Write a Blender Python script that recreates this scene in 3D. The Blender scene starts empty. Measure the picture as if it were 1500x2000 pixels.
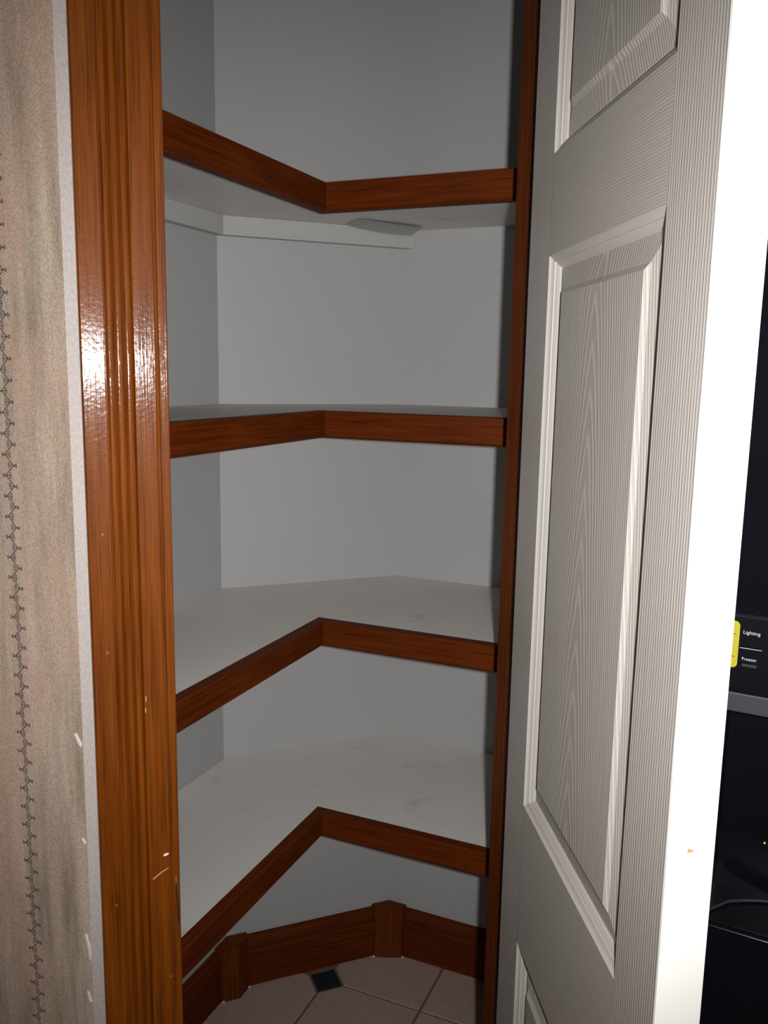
import bpy, bmesh, math, random
from mathutils import Matrix, Vector
random.seed(4)
S2 = math.sqrt(2.0)
sc = bpy.context.scene
C = sc.collection

# ------------------------------------------------------------------ camera
F_PX, YAW, PITCH, ROLL = 1677.5, math.radians(21.611), math.radians(9.363), math.radians(1.029)
CAM = Vector((0.1, -0.8628, 1.2126))
fw = Vector((math.sin(YAW)*math.cos(PITCH), math.cos(YAW)*math.cos(PITCH), -math.sin(PITCH)))
r0 = Vector((math.cos(YAW), -math.sin(YAW), 0)); u0 = r0.cross(fw)
rt = r0*math.cos(ROLL) + u0*math.sin(ROLL); up = u0*math.cos(ROLL) - r0*math.sin(ROLL)
cd = bpy.data.cameras.new('camera'); cam = bpy.data.objects.new('camera', cd); C.objects.link(cam)
cd.sensor_fit = 'VERTICAL'; cd.sensor_height = 36.0; cd.lens = F_PX/2000*36.0; cd.clip_start = 0.02
M = Matrix((rt, up, -fw)).transposed().to_4x4(); M.translation = CAM
cam.matrix_world = M; sc.camera = cam
# ------------------------------------------------------------------ world, flash, exposure
w = bpy.data.worlds.new('world'); sc.world = w; w.use_nodes = True
bg = w.node_tree.nodes['Background']; bg.inputs[0].default_value = (1.0, 0.86, 0.70, 1); bg.inputs[1].default_value = 0.15
ld = bpy.data.lights.new('camera_flash', 'SPOT'); lo = bpy.data.objects.new('camera_flash', ld); C.objects.link(lo)
ld.energy = 55.0; ld.color = (1.0, 0.985, 0.965); ld.spot_size = math.radians(99); ld.spot_blend = 1.0; ld.shadow_soft_size = 0.011
FP = math.radians(0.5); ff = fw*math.cos(FP) + up*math.sin(FP)       # the flash head sits a little more level than the lens
ML = Matrix((rt, up*math.cos(FP) - fw*math.sin(FP), -ff)).transposed().to_4x4(); ML.translation = CAM + rt*0.045 + up*0.004; lo.matrix_world = ML
vs = sc.view_settings; vs.view_transform = 'Standard'; vs.look = 'None'; vs.gamma = 1.0; vs.use_curve_mapping = False; vs.exposure = 0.0

# ------------------------------------------------------------------ materials
class NT:
    def __init__(s, name, rough=0.5, spec=0.5):
        s.m = bpy.data.materials.new(name); s.m.use_nodes = True; s.t = s.m.node_tree
        s.b = s.t.nodes['Principled BSDF']; s.b.inputs['Roughness'].default_value = rough
        s.b.inputs['Specular IOR Level'].default_value = spec
    def n(s, kind, **kw):
        nd = s.t.nodes.new(kind)
        for k, v in kw.items():
            if k in nd.inputs: s.put(nd.inputs[k], v)
            else: setattr(nd, k, v)
        return nd
    def put(s, sock, v):
        if hasattr(v, 'links'): s.t.links.new(v, sock)
        else: sock.default_value = v
    def math(s, op, a, b=0.0, c=None):
        nd = s.t.nodes.new('ShaderNodeMath'); nd.operation = op
        s.put(nd.inputs[0], a); s.put(nd.inputs[1], b)
        if c is not None: s.put(nd.inputs[2], c)
        return nd.outputs[0]
    def coord(s, scale=(1, 1, 1)):
        tc = s.n('ShaderNodeTexCoord'); mp = s.n('ShaderNodeMapping'); mp.inputs['Scale'].default_value = scale
        s.t.links.new(tc.outputs['Object'], mp.inputs['Vector']); return mp.outputs[0]
    def xyz(s):
        tc = s.n('ShaderNodeTexCoord'); sp = s.n('ShaderNodeSeparateXYZ'); s.t.links.new(tc.outputs['Object'], sp.inputs[0]); return sp.outputs
    def noise(s, vec, scale, detail=3, rough=0.5):
        nd = s.n('ShaderNodeTexNoise'); s.t.links.new(vec, nd.inputs['Vector'])
        nd.inputs['Scale'].default_value = scale; nd.inputs['Detail'].default_value = detail; nd.inputs['Roughness'].default_value = rough
        return nd.outputs['Fac']
    def ramp(s, fac, stops):
        r = s.n('ShaderNodeValToRGB'); s.t.links.new(fac, r.inputs[0]); e = r.color_ramp.elements
        while len(e) < len(stops): e.new(0.5)
        for el, (p, c) in zip(e, stops): el.position = p; el.color = (*c, 1)
        return r.outputs[0]
    def mix(s, fac, a, b, mode='MIX'):
        nd = s.n('ShaderNodeMix', data_type='RGBA', blend_type=mode)
        s.put(nd.inputs[0], fac)
        for i, v in ((6, a), (7, b)):
            if isinstance(v, tuple): v = (*v, 1)
            s.put(nd.inputs[i], v)
        return nd.outputs[2]
    def color(s, v):
        s.put(s.b.inputs['Base Color'], (*v, 1) if isinstance(v, tuple) else v)
    def bump(s, h, dist, strength=1.0):
        nd = s.n('ShaderNodeBump'); nd.inputs['Distance'].default_value = dist; nd.inputs['Strength'].default_value = strength
        s.t.links.new(h, nd.inputs['Height']); s.t.links.new(nd.outputs[0], s.b.inputs['Normal'])

def plain(name, col, rough=0.5, metal=0.0, spec=0.5):
    k = NT(name, rough, spec); k.color(col); k.b.inputs['Metallic'].default_value = metal; return k.m

def wood(name, axis, dark=1.0, rough=0.34, coat=0.55, g=1.0, spec=0.3):
    k = NT(name, rough, spec)
    st = {'X': (0.035, 1, 1), 'Z': (1, 1, 0.035)}[axis]
    st2 = {'X': (0.012, 1, 1), 'Z': (1, 1, 0.012)}[axis]
    v = k.coord(st); v2 = k.coord(st2)
    a = k.noise(v, 190, 5, 0.62); b = k.noise(v2, 700, 3, 0.6); c = k.noise(k.coord((1, 1, 1)), 5, 2)
    col = k.ramp(a, [(0.25, (0.115*dark, 0.030*dark*g, 0.0015*dark)), (0.48, (0.185*dark, 0.054*dark*g, 0.003*dark)), (0.78, (0.26*dark, 0.084*dark*g, 0.006*dark))])
    pores = k.ramp(b, [(0.36, (0.42, 0.36, 0.33)), (0.46, (1, 1, 1))])
    col = k.mix(0.75, col, pores, 'MULTIPLY')
    col = k.mix(0.35, col, k.ramp(c, [(0.35, (0.62, 0.56, 0.5)), (0.7, (1.15, 1.1, 1.0))]), 'MULTIPLY')
    k.color(col)
    k.b.inputs['Coat Weight'].default_value = coat; k.b.inputs['Coat Roughness'].default_value = 0.13
    h = k.math('ADD', k.math('MULTIPLY', b, 0.7), k.math('MULTIPLY', k.noise(k.coord((1, 1, 1)), 260, 2), 0.55))
    k.bump(h, 0.0006, 0.6)
    bp = k.n('ShaderNodeBump'); bp.inputs['Distance'].default_value = 0.0006; bp.inputs['Strength'].default_value = 0.36
    k.t.links.new(h, bp.inputs['Height']); k.t.links.new(bp.outputs[0], k.b.inputs['Coat Normal'])
    return k.m
WOOD_Z = wood('oak_stain_upright', 'Z', 0.83, 0.45, 0.40, 0.84, 0.08); WOOD_X = wood('oak_stain_long', 'X', 0.52, 0.55, 0.0, 0.62, 0.08)
WOOD_J = wood('oak_stain_jamb', 'Z', 0.56, 0.5, 0.02, 0.7, 0.12)

def paint(name, c1, c2, rough=0.55, marks=0.0):
    k = NT(name, rough, 0.35)
    col = k.ramp(k.noise(k.coord(), 3.0, 3), [(0.3, c1), (0.7, c2)])
    if marks:
        n = k.noise(k.coord((1, 1.6, 1)), 9, 6, 0.75)
        col = k.mix(k.math('MULTIPLY', k.ramp(n, [(0.57, (0, 0, 0)), (0.72, (1, 1, 1))]), marks), col, (0.22, 0.21, 0.2))
    k.color(col); k.bump(k.noise(k.coord(), 320, 2), 0.0003, 0.35)
    return k.m
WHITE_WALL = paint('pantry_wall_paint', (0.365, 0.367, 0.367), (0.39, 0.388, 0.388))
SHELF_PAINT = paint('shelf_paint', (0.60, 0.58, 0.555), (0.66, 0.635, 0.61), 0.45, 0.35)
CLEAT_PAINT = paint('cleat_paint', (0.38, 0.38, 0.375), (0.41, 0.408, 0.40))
CEIL = paint('ceiling_paint', (0.62, 0.61, 0.59), (0.66, 0.65, 0.63))

def wallpaper():
    k = NT('wallpaper', 0.6, 0.3)
    a = k.noise(k.coord((1, 1, 0.10)), 55, 4, 0.6); b = k.noise(k.coord((1, 1, 0.35)), 16, 3); f = k.noise(k.coord((1, 1, 0.7)), 700, 2, 0.7)
    col = k.ramp(a, [(0.30, (0.28, 0.22, 0.16)), (0.5, (0.42, 0.335, 0.265)), (0.71, (0.54, 0.445, 0.37))])
    col = k.mix(k.ramp(b, [(0.45, (0, 0, 0)), (0.60, (0.75, 0.75, 0.75))]), col, (0.50, 0.345, 0.275))
    col = k.mix(0.7, col, k.ramp(f, [(0.3, (0.55, 0.54, 0.53)), (0.7, (1.35, 1.35, 1.35))]), 'MULTIPLY')
    k.color(col); k.bump(f, 0.0003, 0.5); return k.m
WALLPAPER = wallpaper()
def plaster():
    k = NT('worn_wallpaper_edge', 0.6, 0.3)
    f = k.noise(k.coord((1, 1, 0.6)), 420, 3, 0.7)
    k.color(k.ramp(f, [(0.25, (0.31, 0.275, 0.26)), (0.6, (0.43, 0.38, 0.365))])); k.bump(f, 0.0003, 0.4); return k.m
EDGE_PAPER = plaster()

def door_paint(name, kind):
    k = NT(name, 0.42, 0.4); x, y, z = k.xyz()
    d = k.noise(k.coord((1, 1, 0.25) if kind != 'rail' else (0.25, 1, 1)), 26, 3); d = k.math('SUBTRACT', d, 0.5)
    fine = k.noise(k.coord((1, 1, 0.06) if kind != 'rail' else (0.06, 1, 1)), 190, 3, 0.6)
    if kind == 'stile': ph = k.math('ADD', k.math('MULTIPLY', x, 250.0), k.math('MULTIPLY', d, 1.6))
    elif kind == 'rail':
        ph = k.math('ADD', k.math('MULTIPLY', z, 400.0), k.math('MULTIPLY', d, 3.0))
        ph = k.math('ADD', ph, k.math('MULTIPLY', x, 9.0))
    else:
        dd = k.math('SUBTRACT', x, 0.214)
        ph = k.math('ADD', k.math('MULTIPLY', k.math('POWER', k.math('ABSOLUTE', dd), 1.5), 560.0), k.math('MULTIPLY', z, 22.0))
        ph = k.math('ADD', ph, k.math('MULTIPLY', d, 1.1))
    s = k.math('SINE', k.math('MULTIPLY', ph, 2*math.pi))
    s = k.math('POWER', k.math('MULTIPLY_ADD', s, 0.5, 0.5), 3.5)
    h = k.math('ADD', k.math('MULTIPLY', s, 0.8), k.math('MULTIPLY', fine, 0.7))
    if kind == 'smooth': k.color((0.655, 0.64, 0.60))
    else:
        k.color(k.ramp(h, [(0.25, (0.385, 0.355, 0.33)), (0.95, (0.475, 0.445, 0.415))])); k.bump(h, 0.00032, 0.8)
    return k.m
D_STILE, D_RAIL, D_PANEL = (door_paint('door_paint_'+q, q) for q in ('stile', 'rail', 'panel'))
def smooth_paint():
    k = NT('door_paint_smooth', 0.4, 0.4)
    k.color(k.mix(k.ramp(k.noise(k.coord((1, 1, 0.5)), 40, 4, 0.7), [(0.62, (0, 0, 0)), (0.8, (0.35, 0.35, 0.35))]), (0.46, 0.435, 0.40), (0.38, 0.345, 0.30)))
    return k.m
D_SMOOTH = smooth_paint()
D_EDGE = plain('door_edge_blown_white', (0.80, 0.79, 0.76), 0.45)  # flash blow-out put into the colour: lighter than the door faces

def tile_mat(name, c1, c2, rough):
    k = NT(name, rough, 0.5); tc = k.n('ShaderNodeTexCoord'); oi = k.n('ShaderNodeObjectInfo')
    n = k.noise(k.coord(), 60, 4, 0.6); col = k.ramp(n, [(0.3, c1), (0.7, c2)])
    k.color(k.mix(k.math('MULTIPLY', oi.outputs['Random'], 0.25), col, tuple(v*0.8 for v in c1))); return k.m
TILE = tile_mat('floor_tile_glaze', (0.36, 0.255, 0.225), (0.42, 0.305, 0.27), 0.3)
DOT = tile_mat('dark_green_tile_glaze', (0.006, 0.018, 0.02), (0.01, 0.028, 0.03), 0.35)
GROUT = paint('grout', (0.13, 0.075, 0.045), (0.17, 0.10, 0.065), 0.9)
BLACK = plain('fridge_black_enamel', (0.004, 0.004, 0.006), 0.09, 0, 0.12)
BLACK_SIDE = plain('fridge_side_black', (0.006, 0.006, 0.007), 0.5, 0, 0.3)
PANEL_BLACK = plain('control_panel_black', (0.003, 0.003, 0.005), 0.3, 0, 0.15)
TRIM_GREY = plain('grey_trim', (0.019, 0.021, 0.030), 0.55, 0.0)
CHROME = plain('chrome', (0.35, 0.35, 0.42), 0.12, 1.0)
YELLOW = plain('yellow_sticker', (0.36, 0.30, 0.002), 0.6)
INK = plain('white_ink', (0.42, 0.42, 0.48), 0.5)
DIM_INK = plain('dim_ink', (0.009, 0.009, 0.012), 0.5)
CHIP_WHITE = plain('exposed_plaster', (0.72, 0.67, 0.62), 0.8)
CHIP_TAN = plain('exposed_wood', (0.42, 0.27, 0.11), 0.8)
CHIP_DARK = plain('dark_split_wood', (0.012, 0.006, 0.003), 0.9)
DULL = plain('filled_nail_hole', (0.19, 0.10, 0.05), 0.6)
HINGE = plain('brass_hinge', (0.35, 0.24, 0.09), 0.3, 1.0)
CAULK = plain('caulk', (0.5, 0.47, 0.44), 0.7)
glint = NT('amber_reflection'); glint.color((0.8, 0.3, 0.02)); glint.b.inputs['Emission Color'].default_value = (1, 0.42, 0.05, 1); glint.b.inputs['Emission Strength'].default_value = 0.6  # glow imitates warm kitchen lights reflected in the gloss
GLINT = glint.m
def inkm(n, c): return plain('print_'+n, c, 0.6, 0, 0.2)
VINE, BUD, LEAF = inkm('vine', (0.055, 0.05, 0.045)), inkm('bud', (0.085, 0.03, 0.028)), inkm('leaf', (0.13, 0.135, 0.17))

# ------------------------------------------------------------------ geometry helpers
def obj(name, bm, mat, parent=None, smooth=False, mats=None):
    me = bpy.data.meshes.new(name); bm.normal_update(); bm.to_mesh(me); bm.free()
    for m in (mats or [mat]): me.materials.append(m)
    if smooth:
        for p in me.polygons: p.use_smooth = True
    o = bpy.data.objects.new(name, me); C.objects.link(o)
    if parent: o.parent = parent
    return o
def empty(name, loc=(0, 0, 0), rz=0.0, parent=None):
    o = bpy.data.objects.new(name, None); C.objects.link(o); o.location = loc; o.rotation_euler = (0, 0, rz); o.empty_display_size = 0.05
    if parent: o.parent = parent
    return o
def struct(o, label=None, cat=None):
    o['kind'] = 'structure'
    if label: o['label'] = label
    if cat: o['category'] = cat
    return o
def prism(bm, pts, z0, z1):
    ar = sum(a[0]*b[1]-b[0]*a[1] for a, b in zip(pts, pts[1:]+pts[:1]))
    if ar < 0: pts = pts[::-1]
    lo_ = [bm.verts.new((x, y, z0)) for x, y in pts]; hi = [bm.verts.new((x, y, z1)) for x, y in pts]
    bm.faces.new(lo_[::-1]); bm.faces.new(hi); n = len(pts)
    for i in range(n): bm.faces.new((lo_[i], lo_[(i+1) % n], hi[(i+1) % n], hi[i]))
def box(bm, a, b):
    prism(bm, [(a[0], a[1]), (b[0], a[1]), (b[0], b[1]), (a[0], b[1])], a[2], b[2])
def bevel(bm, w_, seg=2):
    bmesh.ops.bevel(bm, geom=bm.edges[:], offset=w_, segments=seg, affect='EDGES', profile=0.5)
def P(*polys):
    bm = bmesh.new()
    for pts, z0, z1 in polys: prism(bm, pts, z0, z1)
    return bm
def B(*boxes, bev=0):
    bm = bmesh.new()
    for a, b in boxes: box(bm, a, b)
    if bev: bevel(bm, bev)
    return bm

# plan of the place: y=0 is the front of the diagonal door wall; the house walls run at 45 degrees to it
CL, CR, YB = 0.2778, 1.3997, 0.6664          # left house wall y=x+CL, right house wall x+y=CR, clipped back wall y=YB
PX, PY = 0.5029, 0.4091                      # inner corner of the shelf nosings
LC, RC = (YB-CL, YB), (CR-YB, YB)
XI, XJ = 0.2141, 0.645                       # faces of the two jambs
WT = 0.096                                   # thickness of the door wall
KL, KR = 0.122, 0.745                        # outside corners of the door wall
HT, HDR = 2.44, 2.05
def st(s, d):                                # point with x+y = s and y-x = d
    return ((s-d)/2, (s+d)/2)
IL, IR = KL + WT*S2, -KR + WT*S2             # inner faces of the two short return walls

# ------------------------------------------------------------------ room shell
T = 0.12*S2
def main_wall(name, kitchen, pantry):         # papered on the kitchen side of the return wall, painted inside the pantry
    bm = P((pantry, 0, HT)); n0 = len(bm.faces); prism(bm, kitchen, 0, HT); bm.faces.ensure_lookup_table()
    for i, f in enumerate(bm.faces): f.material_index = 0 if i < n0 else 1
    return struct(obj(name, bm, None, mats=[WHITE_WALL, WALLPAPER]))
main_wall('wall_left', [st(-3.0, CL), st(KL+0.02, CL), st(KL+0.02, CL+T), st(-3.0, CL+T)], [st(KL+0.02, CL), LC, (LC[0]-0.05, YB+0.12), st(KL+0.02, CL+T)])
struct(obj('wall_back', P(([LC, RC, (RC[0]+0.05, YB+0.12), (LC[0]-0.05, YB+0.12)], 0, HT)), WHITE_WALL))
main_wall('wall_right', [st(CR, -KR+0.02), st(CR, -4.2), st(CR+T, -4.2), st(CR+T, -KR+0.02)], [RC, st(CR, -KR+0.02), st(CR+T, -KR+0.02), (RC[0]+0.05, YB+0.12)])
# door wall: two piers and the header
bm = P(([(KL, 0), (XI-0.02, 0), (XI-0.02, WT), ((IL-WT), WT)], 0, HT), ([(XJ+0.02, 0), (KR, 0), (WT-IR, WT), (XJ+0.02, WT)], 0, HT),
       ([(XI-0.02, 0), (XJ+0.02, 0), (XJ+0.02, WT), (XI-0.02, WT)], HDR+0.02, HT))
for f in bm.faces:
    f.material_index = 1 if f.calc_center_median().y > WT-0.002 else 0
struct(obj('wall_front', bm, None, mats=[EDGE_PAPER, WHITE_WALL]))
def ret_wall(name, pts, sgn):
    bm = P((pts, 0, HT)); bm.normal_update()
    for f in bm.faces:
        f.material_index = 0 if (f.normal.y < -0.4 and f.normal.x*sgn > 0.4) else 1
    return struct(obj(name, bm, None, mats=[WALLPAPER, WHITE_WALL]))
wl = ret_wall('wall_front_left', [(KL, 0), (IL-WT, WT), st(IL, CL), st(KL, CL)], -1)
ret_wall('wall_front_right', [(KR, 0), (WT-IR, WT), st(CR, IR), st(CR, -KR)], 1)
struct(obj('ceiling', P(([(-2.2, -1.9), (2.9, -1.9), (2.9, 0.9), (-2.2, 0.9)], HT, HT+0.05)), CEIL))

# floor: grout bed with glazed tiles laid parallel to the house walls, small dark green squares at every other crossing
fl = struct(obj('floor', P(([(-2.2, -1.9), (2.9, -1.9), (2.9, 0.9), (-2.2, 0.9)], -0.06, -0.0025)), GROUT))
TS, GR, DC = 0.2015, 0.0045, 0.0365          # pitch, joint, clipped leg
S0, D0 = 1.197, 0.038                        # x+y and y-x of one green square
def tile_bm(clip):                           # local axes along the tile pitch; one corner clipped
    h = TS/2 - GR/2; pts = [(-h, -h), (h, -h), (h, h), (-h, h)]
    cx, cy = clip; out = []
    for (x, y) in pts:
        if x*cx > 0 and y*cy > 0:
            a, b = (x-cx*DC, y), (x, y-cy*DC)
            out += [b, a] if (x*y > 0) else [a, b]
        else: out.append((x, y))
    bm = P((out, -0.006, 0.0)); 
    ed = [e for e in bm.edges if all(abs(v.co.z) < 1e-6 for v in e.verts)]
    bmesh.ops.bevel(bm, geom=ed, offset=0.0012, segments=1, affect='EDGES'); return bm
meshes = {}
n_t = 0
for i in range(-11, 8):
    for j in range(-17, 5):
        # tile between crossings (i,j) and (i+1,j+1); crossings (even, even) hold the green squares
        cs, cdv = (S0/S2 + (i+0.5)*TS), (D0/S2 + (j+0.5)*TS)
        s_, d_ = cs*S2, cdv*S2; x, y = st(s_, d_)
        if not (d_ < CL+0.02 and s_ < CR+0.02 and y < YB+0.03): continue
        if math.hypot(x-0.45, y-0.05) > 1.15: continue
        clip = (-1 if i % 2 == 0 else 1, -1 if j % 2 == 0 else 1)
        if clip not in meshes:
            t = obj('tile', tile_bm(clip), TILE, fl); meshes[clip] = t.data
        else:
            t = bpy.data.objects.new('tile', meshes[clip]); C.objects.link(t); t.parent = fl
        t.location = (x, y, 0); t.rotation_euler = (0, 0, math.pi/4); n_t += 1
dq = None
for i in range(-12, 9, 2):
    for j in range(-18, 6, 2):
        s_, d_ = S0 + i*TS*S2, D0 + j*TS*S2; x, y = st(s_, d_)
        if not (d_ < CL and s_ < CR and y < YB) or math.hypot(x-0.45, y-0.05) > 1.15: continue
        if dq is None:
            q = 0.0245; bm = B(((-q, -q, -0.006), (q, q, -0.0002)), bev=0.0008); t = obj('green_tile', bm, DOT, fl); dq = t.data
        else:
            t = bpy.data.objects.new('green_tile', dq); C.objects.link(t); t.parent = fl
        t.location = (x, y, 0)

# baseboards: moulded oak boards with corner blocks
def baseboard(name, a, b, z0=0.001):
    a, b = Vector((*a, 0)), Vector((*b, 0)); L = (b-a).length; ang = math.atan2(b.y-a.y, b.x-a.x)
    prof = [(0, 0), (0.014, 0), (0.014, 0.072), (0.0115, 0.0745), (0.0115, 0.0775), (0.0135, 0.080), (0.0125, 0.090), (0.008, 0.099), (0.006, 0.105), (0, 0.105)]
    bm = bmesh.new(); A = [bm.verts.new((0, -y, z+z0)) for y, z in prof]; D = [bm.verts.new((L, -y, z+z0)) for y, z in prof]
    n = len(prof); bm.faces.new(A); bm.faces.new(D[::-1])
    for i in range(n): bm.faces.new((A[i], D[i], D[(i+1) % n], A[(i+1) % n]))
    bmesh.ops.recalc_face_normals(bm, faces=bm.faces[:])
    o = obj(name, bm, WOOD_X); o.location = a; o.rotation_euler = (0, 0, ang); return struct(o)
i7 = 1/S2
baseboard('baseboard_left', st(IL+0.01, CL-0.0005), (LC[0]-0.038*i7, LC[1]-0.038*i7-0.0005))
bb = baseboard('baseboard_back', (LC[0]+0.038, YB-0.0005), (RC[0]-0.038, YB-0.0005))
baseboard('baseboard_right', (RC[0]+0.038*i7, RC[1]-0.038*i7-0.0005), st(CR-0.0005, IR+0.01))
baseboard('baseboard_front_left', st(KL-0.0005, CL-0.021), (KL-0.0005, 0.0))
baseboard('baseboard_kitchen', st(-3.0, CL-0.0005), st(KL-0.0005, CL-0.0005))
def corner_block(c, dirs, ridge):
    pts = []; (d1, n1), (d2, n2) = dirs
    c = Vector(c); d1, n1, d2, n2 = map(Vector, (d1, n1, d2, n2))
    A, Bq = c+d1*0.040, c+d2*0.040; A2, B2 = A+n1*0.019, Bq+n2*0.019; m = (A2+B2)/2 + (n1+n2).normalized()*ridge
    bm = P(([tuple(v) for v in (c+(n1+n2)*0.0005, A+n1*0.0005, A2, m, B2, Bq+n2*0.0005)], 0.001, 0.113))
    ed = [e for e in bm.edges if all(v.co.z > 0.1 for v in e.verts)]
    bmesh.ops.bevel(bm, geom=ed, offset=0.0025, segments=2, affect='EDGES')
    return bm
trim_n = 0
for nm, c, dirs, rg in (('trim_5', LC, (((1, 0), (0, -1)), ((-i7, -i7), (i7, -i7))), 0.012), ('trim_6', RC, (((-1, 0), (0, -1)), ((i7, -i7), (-i7, -i7))), 0.001)):
    k = struct(obj(nm, corner_block(c, dirs, rg), WOOD_J))
    k['label'] = 'oak corner block of the baseboard'
    # smears of caulk where the block meets the floor
    (d1, n1), (d2, n2) = dirs
    for d, n in dirs:
        q = Vector(c)+Vector(d)*0.041+Vector(n)*0.02; bm = bmesh.new()
        bmesh.ops.create_icosphere(bm, subdivisions=1, radius=0.0035); bmesh.ops.scale(bm, vec=(1, 1, 0.8), verts=bm.verts)
        bmesh.ops.translate(bm, vec=(q.x, q.y, 0.003), verts=bm.verts); obj('caulk', bm, CAULK, k, True)

# ------------------------------------------------------------------ door frame: reeded oak casings and jambs
def casing_profile(x0, wd, th):              # cross-section in (x, y); y negative is towards the kitchen
    pr = [(x0, 0), (x0, -th+0.0015), (x0+0.0015, -th)]
    f0 = x0+wd*0.315; f1 = x0+wd*0.655; nb = 3; bw = (f1-f0)/nb
    pr += [(f0-0.0012, -th), (f0-0.0004, -th+0.0028)]
    for k in range(nb):
        for q in range(9):
            a = math.pi*q/8; pr.append((f0+bw*(k+0.5)-math.cos(a)*bw*0.44, -th+0.0026-math.sin(a)*0.0026))
        pr.append((f0+bw*(k+1)-0.0002 if k == nb-1 else f0+bw*(k+1), -th+0.0030))
    pr += [(f1+0.0012, -th), (x0+wd-0.005, -th), (x0+wd-0.0015, -th+0.0012), (x0+wd, -th+0.004), (x0+wd, 0)]
    return pr
def extrude_z(bm, pr, z0, z1):
    A = [bm.verts.new((x, y, z0)) for x, y in pr]; D = [bm.verts.new((x, y, z1)) for x, y in pr]; n = len(pr)
    bm.faces.new(A); bm.faces.new(D[::-1])
    for i in range(n): bm.faces.new((A[i], D[i], D[(i+1) % n], A[(i+1) % n]))
    bmesh.ops.recalc_face_normals(bm, faces=bm.faces[:])
CT = 0.0142
bm = bmesh.new(); extrude_z(bm, casing_profile(0.1334, 0.0712, CT), 0.001, HDR+0.075)
c1 = struct(obj('trim_1', bm, WOOD_Z)); c1['label'] = 'glossy reeded oak door casing beside the wallpaper'
bm = bmesh.new(); extrude_z(bm, casing_profile(XJ+0.0075, 0.0712, CT), 0.001, HDR+0.075)
c2 = struct(obj('trim_2', bm, WOOD_Z)); c2['label'] = 'reeded oak door casing behind the open door'
bm = bmesh.new(); extrude_z(bm, casing_profile(0, 0.0712, CT), 0.0, XJ-XI+0.017)
hc = struct(obj('trim_3', bm, WOOD_Z)); hc.rotation_euler = (0, math.pi/2, 0)
hc.location = (XI-0.0085, 0, HDR+0.0797); hc['label'] = 'reeded oak head casing above the pantry opening'
jf = struct(empty('trim_4')); jf['label'] = 'oak jambs lining the pantry opening'
obj('jamb', B(((XI-0.0195, -0.0005, 0.001), (XI, WT+0.001, HDR)), bev=0.0015), WOOD_Z, jf)
obj('jamb', B(((XJ, -0.0005, 0.001), (XJ+0.0195, WT+0.001, HDR)), bev=0.0015), WOOD_J, jf)
obj('head_jamb', B(((XI-0.0195, -0.0005, HDR), (XJ+0.0195, WT+0.001, HDR+0.0195)), bev=0.001), WOOD_J, jf)
def flake(name, pts, mat, parent, y, th=0.0004):      # small raised or missing flake on a face that looks towards -y
    bm = bmesh.new(); A = [bm.verts.new((x, y-th, z)) for x, z in pts]; D = [bm.verts.new((x, y+0.0004, z)) for x, z in pts]; n = len(pts)
    bm.faces.new(A); bm.faces.new(D[::-1])
    for i in range(n): bm.faces.new((A[i], D[i], D[(i+1) % n], A[(i+1) % n]))
    bmesh.ops.recalc_face_normals(bm, faces=bm.faces[:]); return obj(name, bm, mat, parent)
def oval(cx, cz, rx, rz, tilt=0, n=10):
    return [(cx+rx*math.cos(a)*math.cos(tilt)-rz*math.sin(a)*math.sin(tilt), cz+rx*math.cos(a)*math.sin(tilt)+rz*math.sin(a)*math.cos(tilt)) for a in (2*math.pi*q/n for q in range(n))]
flake('split', [(0.2097, 0.668), (0.2106, 0.664), (0.2118, 0.640), (0.2124, 0.620), (0.2110, 0.622), (0.2101, 0.640), (0.2095, 0.656)], CHIP_DARK, jf, -0.0005)
flake('chip', [(0.2094, 0.675), (0.2101, 0.675), (0.2102, 0.668), (0.2097, 0.6685)], CHIP_TAN, jf, -0.0005)
flake('chip', oval(0.1985, 0.7105, 0.003, 0.0014, 0.25), CHIP_WHITE, c1, -CT)
flake('scratch', [(0.1845, 0.6858), (0.1852, 0.6846), (0.194, 0.6910), (0.2008, 0.6945), (0.2004, 0.6953), (0.193, 0.6920)], CHIP_TAN, c1, -CT)
for x_, z_, a_, b_ in ((0.1828, 0.883, 0.0005, 0.004), (0.1822, 0.871, 0.0005, 0.003), (0.1478, 0.664, 0.0014, 0.0012), (0.147, 1.053, 0.0012, 0.0012), (0.1477, 0.935, 0.0012, 0.0012), (0.2003, 0.5686, 0.0014, 0.0012), (0.1445, 1.1439, 0.0012, 0.0012)):
    flake('nail_dimple', oval(x_, z_, a_, b_), CHIP_TAN if a_ < 0.001 else DULL, c1, -CT, 0.0002)

# ------------------------------------------------------------------ wallpaper border print and chips along the outside corner
ax = Vector((-i7, i7, 0)); nrm = Vector((-i7, -i7, 0)); K0 = Vector((KL, 0, 0))
def wp(s, z, off=0.00025): return K0 + ax*s + nrm*off + Vector((0, 0, z))
def poly(bm, pts): bm.faces.new([bm.verts.new(wp(s, z)) for s, z in pts][::-1])
def stroke(bm, a, b, wd):
    d = Vector((b[0]-a[0], b[1]-a[1])).normalized(); n = Vector((-d.y, d.x))*wd/2
    poly(bm, [(a[0]-n.x, a[1]-n.y), (b[0]-n.x, b[1]-n.y), (b[0]+n.x, b[1]+n.y), (a[0]+n.x, a[1]+n.y)])
def ring(bm, c, r0_, r1_, n=8):
    for q in range(n):
        a, b = 2*math.pi*q/n, 2*math.pi*(q+1)/n
        poly(bm, [(c[0]+r*math.cos(t_), c[1]+r*math.sin(t_)) for r, t_ in ((r0_, a), (r1_, a), (r1_, b), (r0_, b))])
bv, bb_, bl = bmesh.new(), bmesh.new(), bmesh.new()
PZ = 0.0207; SA, SB = 0.0840, 0.0735
z = 0.11
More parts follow.
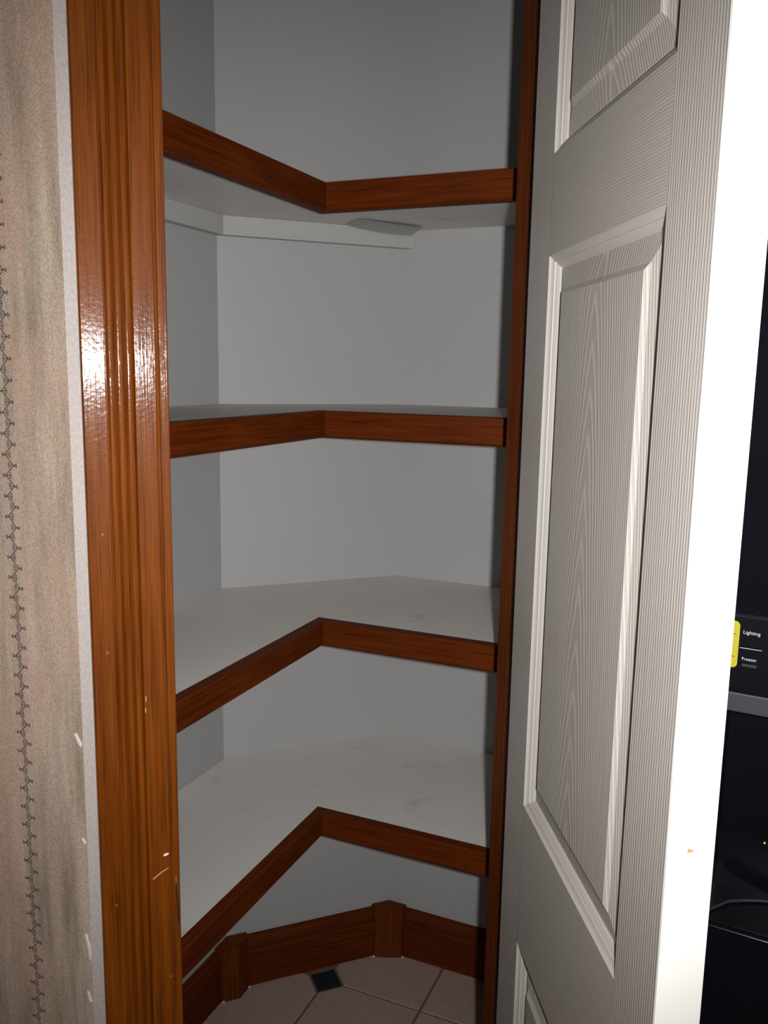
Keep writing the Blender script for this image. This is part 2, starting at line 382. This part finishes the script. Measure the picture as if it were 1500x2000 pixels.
while z < 2.42:
    a, b, c = (SA, z), (SB, z+PZ/2), (SA, z+PZ)
    stroke(bv, a, b, 0.0010); stroke(bv, b, c, 0.0010)
    for (p_, sg) in ((b, -1), (a, 1)):                    # round buds outside each bend
        ring(bb_, (p_[0]+sg*0.0028, p_[1]), 0.0008, 0.0017); 
        stroke(bb_, p_, (p_[0]+sg*0.0040, p_[1]-0.0022), 0.0006)
    for (p_, sg, bmx) in ((a, -1, bv), (b, 1, bl)):       # fans of leaves inside each bend
        stroke(bv, p_, (p_[0]+sg*0.004, p_[1]), 0.0007)
        for k in (-1, 0, 1):
            e = (p_[0]+sg*(0.0075-0.0008*abs(k)), p_[1]+k*0.0034); stroke(bmx, (p_[0]+sg*0.004, p_[1]+k*0.001), e, 0.0011 if bmx is bl else 0.0008)
        stroke(bl, (p_[0]+sg*0.0065, p_[1]-0.0032), (p_[0]+sg*0.0065, p_[1]+0.0032), 0.0008)
    z += PZ
obj('vine_print', bv, VINE, wl); obj('bud_print', bb_, BUD, wl); obj('leaf_print', bl, LEAF, wl)
def corner_chip(pts):
    bm = bmesh.new(); A = [bm.verts.new(wp(s, z, 0.0012)) for s, z in pts]; D = [bm.verts.new(wp(s, z, -0.0006)) for s, z in pts]; n = len(pts)
    bm.faces.new(A); bm.faces.new(D[::-1])
    for i in range(n): bm.faces.new((A[i], D[i], D[(i+1) % n], A[(i+1) % n]))
    bmesh.ops.recalc_face_normals(bm, faces=bm.faces[:]); obj('chip', bm, CHIP_WHITE, wl)
corner_chip([(0.0105, 0.8475), (0.0075, 0.8480), (0.001, 0.8370), (0.002, 0.8345), (0.0055, 0.8375)])
corner_chip([(0.0065, 0.7345), (0.0045, 0.7350), (0.001, 0.7300), (0.0025, 0.7295)])
corner_chip([(0.0075, 0.6260), (0.0055, 0.6265), (0.0005, 0.6110), (0.0008, 0.5985), (0.0028, 0.6010), (0.0040, 0.6110)])
corner_chip([(0.0075, 0.5595), (0.0055, 0.5590), (0.0018, 0.5490), (0.0035, 0.5475), (0.0055, 0.5500)])

# ------------------------------------------------------------------ corner shelves
NT_, NH, BT = 0.018, 0.0415, 0.018
def nosing_bm(L, mitre):                     # local: front face at y=0, board behind at +y, length along +x from the mitre
    bm = bmesh.new(); h = NH
    sect = [(0.0, -h+0.0035), (0.0, -0.0012), (0.0012, 0.0), (NT_, 0.0), (NT_, -h), (0.004, -h)]
    A = [bm.verts.new((mitre*y, y, z)) for y, z in sect]; D = [bm.verts.new((L, y, z)) for y, z in sect]; n = len(sect)
    bm.faces.new(A); bm.faces.new(D[::-1])
    for i in range(n): bm.faces.new((A[i], D[i], D[(i+1) % n], A[(i+1) % n]))
    bmesh.ops.recalc_face_normals(bm, faces=bm.faces[:]); return bm
def shelf(ztop, label):
    r = empty('corner_shelf', (PX, PY, ztop)); r['label'] = label; r['category'] = 'shelf'; r['group'] = 'white corner shelves in the pantry'
    g = 0.0006; t2 = NT_*S2
    pl = [st(IL+0.008, CL-g), (LC[0]+g*0.4, YB-g), (RC[0]-g*0.4, YB-g), st(CR-g, IR+g), st(PX+PY+t2, IR+g), (PX, PY+t2), st(IL+0.008, PY-PX+t2)]
    bm = P(([(x-PX, y-PY) for x, y in pl], -BT, -0.0004)); obj('board', bm, SHELF_PAINT, r)
    # left nosing: runs from the corner back towards the left pier; right nosing: to the right return wall
    ll = (PY-WT-0.004)*S2
    bm = nosing_bm(ll, -1.0); 
    for v in bm.verts: v.co.x = -v.co.x
    bmesh.ops.reverse_faces(bm, faces=bm.faces[:])
    o1 = obj('nosing', bm, WOOD_X, r); o1.rotation_euler = (0, 0, math.pi/4)
    rl = (PX+PY - 0)/1.0
    xr, yr = st(PX+PY, IR); rl = (Vector((xr, yr))-Vector((PX, PY))).length - 0.0006
    o2 = obj('nosing', nosing_bm(rl, -1.0), WOOD_X, r); o2.rotation_euler = (0, 0, -math.pi/4)
    # painted cleats on the left and back walls
    ct, ch = 0.017, 0.032
    a = st(IL+0.01, CL-g); k = ct*S2
    pts = [a, (LC[0], YB-g*2), (LC[0]+ct*math.tan(math.pi/8), YB-ct), st(a[0]+a[1]+0.0, CL-k)]
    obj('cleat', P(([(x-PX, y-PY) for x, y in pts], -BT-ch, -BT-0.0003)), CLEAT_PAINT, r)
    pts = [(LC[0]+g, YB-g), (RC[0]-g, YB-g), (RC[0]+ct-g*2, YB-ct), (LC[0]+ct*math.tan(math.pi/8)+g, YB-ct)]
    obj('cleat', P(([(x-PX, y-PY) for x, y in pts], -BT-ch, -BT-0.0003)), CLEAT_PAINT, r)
    return r
ZS = [1.4854, 1.1493, 0.8136, 0.4820]
sh = [shelf(ZS[0], 'topmost white corner shelf with oak front edge and a peeling strip underneath'),
      shelf(ZS[1], 'second white corner shelf from the top with oak front edge'),
      shelf(ZS[2], 'third white corner shelf from the top, smudged, with oak front edge'),
      shelf(ZS[3], 'lowest white corner shelf, just above the baseboard, with oak front edge')]
# strip of paint film hanging loose under the top shelf at the end of the back cleat
bm = bmesh.new(); NU, NV = 14, 5; g_ = []
for i in range(NU+1):
    row = []
    for j in range(NV+1):
        u = i/NU; v = j/NV
        sag = 0.010*math.sin(math.pi*min(1, u*0.62))*(0.25+0.75*v**1.6)
        row.append(bm.verts.new((0.612+0.130*u-PX, 0.592+0.052*v-0.022*(1-u)*(1-v)-PY, -BT-0.0008-sag)))
    g_.append(row)
for i in range(NU):
    for j in range(NV): bm.faces.new((g_[i][j], g_[i][j+1], g_[i+1][j+1], g_[i+1][j]))
bmesh.ops.recalc_face_normals(bm, faces=bm.faces[:])
fp = obj('peeling_strip', bm, CLEAT_PAINT, sh[0])

# ------------------------------------------------------------------ door: narrow moulded leaf standing open
DA = math.radians(-15.678); dv = Vector((math.sin(DA), -math.cos(DA), 0))
dr = struct(empty('door_1', (0.6078, -0.005, 0), math.atan2(dv.y, dv.x)))
dr['label'] = 'white moulded three panel pantry door with embossed wood grain standing open'
DW, DT, Z0, Z1 = 0.4348, 0.035, 0.012, 2.035
U0, U1 = 0.0770, 0.3600
PAN = [(0.20, 0.5575), (0.7285, 1.3305), (1.4300, 1.935)]
obj('stile', B(((0, 0, Z0), (U0, DT, Z1))), D_STILE, dr)
obj('stile', B(((U1, 0, Z0), (DW-0.0015, DT, Z1))), D_STILE, dr)
obj('blown_white_edge_strip', B(((DW-0.0015, 0.0003, Z0), (DW, DT-0.0003, Z1))), D_EDGE, dr)
zz = [Z0] + [v for p_ in PAN for v in p_] + [Z1]
for k in range(0, len(zz), 2): obj('rail', B(((U0, 0, zz[k]), (U1, DT, zz[k+1]))), D_RAIL, dr)
MOULD = [(0, 0), (0.0008, 0.0010), (0.0024, 0.0026), (0.0050, 0.0040), (0.0062, 0.0044), (0.0063, 0.0056), (0.0082, 0.0066), (0.0108, 0.0086), (0.0120, 0.0102), (0.0130, 0.0104)]
FIELD = [(0.0130, 0.0104), (0.0136, 0.0101), (0.0345, 0.0058), (0.0400, 0.0024)]
def rings(prof, z0, z1, cap, back):
    bm = bmesh.new(); prev = None
    for off, dep in prof:
        y = DT-dep if back else dep
        r = [bm.verts.new((x, y, z)) for x, z in ((U0+off, z0+off), (U1-off, z0+off), (U1-off, z1-off), (U0+off, z1-off))]
        if prev:
            for i in range(4): bm.faces.new((prev[i], prev[(i+1) % 4], r[(i+1) % 4], r[i]))
        prev = r
    if cap: bm.faces.new(prev)
    if back: bmesh.ops.reverse_faces(bm, faces=bm.faces[:])
    return bm
for (a, b) in PAN:
    for back in (False, True):
        p_ = obj('panel', rings(FIELD, a, b, True, back), D_PANEL, dr)
        obj('moulding', rings(MOULD, a, b, False, back), D_SMOOTH, p_)
for zc in (0.25, 1.02, 1.79):                         # butt hinges on the hidden side
    bm = bmesh.new(); bmesh.ops.create_cone(bm, cap_ends=True, segments=12, radius1=0.0045, radius2=0.0045, depth=0.088)
    bmesh.ops.translate(bm, vec=(-0.0055, DT+0.0045, zc), verts=bm.verts); h = obj('hinge', bm, HINGE, dr, True)
    obj('hinge_leaf', B(((-0.0018, 0.006, zc-0.044), (-0.0002, DT+0.003, zc+0.044))), HINGE, h)
def edge_mark(name, pts, mat):                        # marks on the free edge, (t across the thickness, z)
    bm = bmesh.new(); A = [bm.verts.new((DW+0.0003, t_, z_)) for t_, z_ in pts]; D = [bm.verts.new((DW-0.0004, t_, z_)) for t_, z_ in pts]; n = len(pts)
    bm.faces.new(A); bm.faces.new(D[::-1])
    for i in range(n): bm.faces.new((A[i], D[i], D[(i+1) % n], A[(i+1) % n]))
    bmesh.ops.recalc_face_normals(bm, faces=bm.faces[:]); obj(name, bm, mat, dr)
edge_mark('chip', [(0.0148, 0.8868), (0.0160, 0.8872), (0.0190, 0.8857), (0.0193, 0.8847), (0.0152, 0.8840)], CHIP_TAN)
SCUFF = plain('scuff', (0.55, 0.50, 0.42), 0.6)
for t_, z_, a_, b_ in ((0.0229, 0.950, 0.0011, 0.0016), (0.0026, 0.926, 0.0003, 0.0018), (0.0016, 0.80, 0.0006, 0.0006), (0.0072, 1.162, 0.0005, 0.0005), (0.030, 0.928, 0.0007, 0.0035)):
    edge_mark('scuff', oval(t_, z_, a_, b_), SCUFF)

# ------------------------------------------------------------------ black refrigerator against the right house wall
TH = math.radians(50)
fr = empty('refrigerator', (0.648, -0.309, 0), -TH)   # local x to the right along the front, local y into the wall
fr['label'] = 'black side-by-side refrigerator with ice and water dispenser behind the open door'; fr['category'] = 'refrigerator'
FX0, FX1, FXM, FH = -0.065, 0.845, 0.335, 1.76
obj('body', B(((FX0, 0.075, 0.03), (FX1, 0.66, FH)), bev=0.004), BLACK_SIDE, fr)
for x_, y_ in ((FX0+0.06, 0.12), (FX1-0.06, 0.12), (FX0+0.06, 0.6), (FX1-0.06, 0.6)):
    bm = bmesh.new(); bmesh.ops.create_cone(bm, cap_ends=True, segments=12, radius1=0.02, radius2=0.016, depth=0.03)
    bmesh.ops.translate(bm, vec=(x_, y_, 0.015), verts=bm.verts); obj('foot', bm, BLACK_SIDE, fr)
obj('toe_grille', B(((FX0+0.01, 0.05, 0.025), (FX1-0.01, 0.074, 0.095))), BLACK_SIDE, fr)
CX0, CX1, CZ0, CZ1 = -0.004, 0.205, 0.722, 0.9245      # dispenser cavity
DP = 0.070
bm = B(((FX0, 0, 0.10), (CX0, DP, FH-0.005)), ((CX1, 0, 0.10), (FXM-0.003, DP, FH-0.005)), ((CX0, 0, CZ1), (CX1, DP, FH-0.005)), ((CX0, 0, 0.10), (CX1, DP, CZ0)))
obj('freezer_door', bm, BLACK, fr)
obj('fridge_door', B(((FXM+0.003, 0, 0.10), (FX1, DP, FH-0.005)), bev=0.006), BLACK, fr)
for x_ in (FXM-0.045, FXM+0.045):
    bm = bmesh.new()
    for a, b in (((x_-0.012, -0.055, 0.55), (x_+0.012, -0.035, 1.45)), ((x_-0.010, -0.036, 0.58), (x_+0.010, 0.0, 0.62)), ((x_-0.010, -0.036, 1.38), (x_+0.010, 0.0, 1.42))): box(bm, a, b)
    obj('handle', bm, BLACK, fr)
dp = obj('dispenser', B(((CX0-0.004, -0.0016, 0.9425), (CX1+0.004, 0.0, 1.0120)), bev=0.0006), PANEL_BLACK, fr)
obj('trim_band', B(((CX0-0.012, -0.0035, 0.9245), (CX1+0.010, 0.0, 0.9418)), bev=0.001), TRIM_GREY, dp)
obj('cavity_back', B(((CX0, DP-0.006, CZ0), (CX1, DP, CZ1))), PANEL_BLACK, dp)
# yellow sticker
bm = bmesh.new(); w2, h2, rr = 0.0180, 0.0208, 0.004; pts = []
for cx_, cz_, a0 in ((w2-rr, h2-rr, 0), (-w2+rr, h2-rr, 90), (-w2+rr, -h2+rr, 180), (w2-rr, -h2+rr, 270)):
    for q in range(5):
        a = math.radians(a0+q*22.5); pts.append((cx_+rr*math.cos(a)-0.0142, cz_+rr*math.sin(a)+0.9845))
fk = flake('sticker', pts, YELLOW, dp, -0.0018, 0.0003)
for z_ in (0.9935, 0.9735): flake('sticker_line', [(-0.012, z_), (0.0012, z_), (0.0012, z_+0.0005), (-0.012, z_+0.0005)], PANEL_BLACK, dp, -0.0022, 0.0002)
def lettering(txt, x, z, width, mat):
    cu = bpy.data.curves.new('lettering', 'FONT'); cu.body = txt; cu.size = 1.0; cu.extrude = 0.0
    t = bpy.data.objects.new('tmp_text', cu); C.objects.link(t)
    bpy.context.view_layer.update(); dg = bpy.context.evaluated_depsgraph_get()
    me = bpy.data.meshes.new_from_object(t.evaluated_get(dg)); bpy.data.objects.remove(t)
    xs = [v.co.x for v in me.vertices]; k = width/(max(xs)-min(xs)); x_min = min(xs)
    for v in me.vertices: v.co = Vector(((v.co.x-x_min)*k+x, -0.0020, v.co.y*k+z))
    me.materials.clear(); me.materials.append(mat); o_ = bpy.data.objects.new('lettering', me); C.objects.link(o_); o_.parent = dp
lettering('Lighting', 0.0068, 0.9950, 0.0134, INK)
lettering('Freezer', 0.0073, 0.9716, 0.0118, INK)
flake('divider_line', [(0.0048, 0.9820), (0.0225, 0.9820), (0.0225, 0.98245), (0.0048, 0.98245)], INK, dp, -0.0017, 0.0002)
flake('divider_line', [(-0.004, 1.0098), (0.200, 1.0098), (0.200, 1.0101), (-0.004, 1.0101)], DIM_INK, dp, -0.0017, 0.0002)
flake('icon', [(0.0075, 0.9660), (0.0195, 0.9660), (0.0195, 0.9684), (0.0075, 0.9684)], DIM_INK, dp, -0.0017, 0.0002)
# drip tray with curved back edge and bright double lip
bm = bmesh.new(); top = []
xa, xb = -0.001, 0.200
for q in range(17):
    u = q/16; top.append((xa+(xb-xa)*u, 0.004+0.050*math.sin(math.pi*u)**0.55))
pts = [(xa, -0.010)] + [(xb, -0.010)] + top[::-1]
prism(bm, pts, CZ0, CZ0+0.006)
tr = obj('drip_tray', bm, PANEL_BLACK, dp)
def rod(name, pts3, r, mat, parent):
    cu = bpy.data.curves.new(name, 'CURVE'); cu.dimensions = '3D'; cu.bevel_depth = r; cu.bevel_resolution = 2
    sp = cu.splines.new('POLY'); sp.points.add(len(pts3)-1)
    for p_, c_ in zip(sp.points, pts3): p_.co = (*c_, 1)
    t = bpy.data.objects.new('tmp_rod', cu); C.objects.link(t); bpy.context.view_layer.update()
    me = bpy.data.meshes.new_from_object(t.evaluated_get(bpy.context.evaluated_depsgraph_get())); bpy.data.objects.remove(t)
    me.materials.clear(); me.materials.append(mat)
    for p_ in me.polygons: p_.use_smooth = True
    o_ = bpy.data.objects.new(name, me); C.objects.link(o_); o_.parent = parent; return o_
rod('lip', [(xa, -0.0105, CZ0+0.0005), (xb, -0.0105, CZ0+0.0005)], 0.0008, CHROME, dp)
rod('lip', [(xa, -0.0095, CZ0+0.0055), (xb, -0.0095, CZ0+0.0055)], 0.0006, CHROME, dp)
rod('lip', [(x_, y_, CZ0+0.0075) for x_, y_ in top], 0.0016, TRIM_GREY, dp)
for x_, z_ in ((0.036, 0.776), (0.050, 0.782)):  # added glowing beads in place of amber reflections in the cavity
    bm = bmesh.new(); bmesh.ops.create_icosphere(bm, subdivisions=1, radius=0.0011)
    bmesh.ops.translate(bm, vec=(x_, DP-0.007, z_), verts=bm.verts); obj('reflection_glint', bm, GLINT, dp)
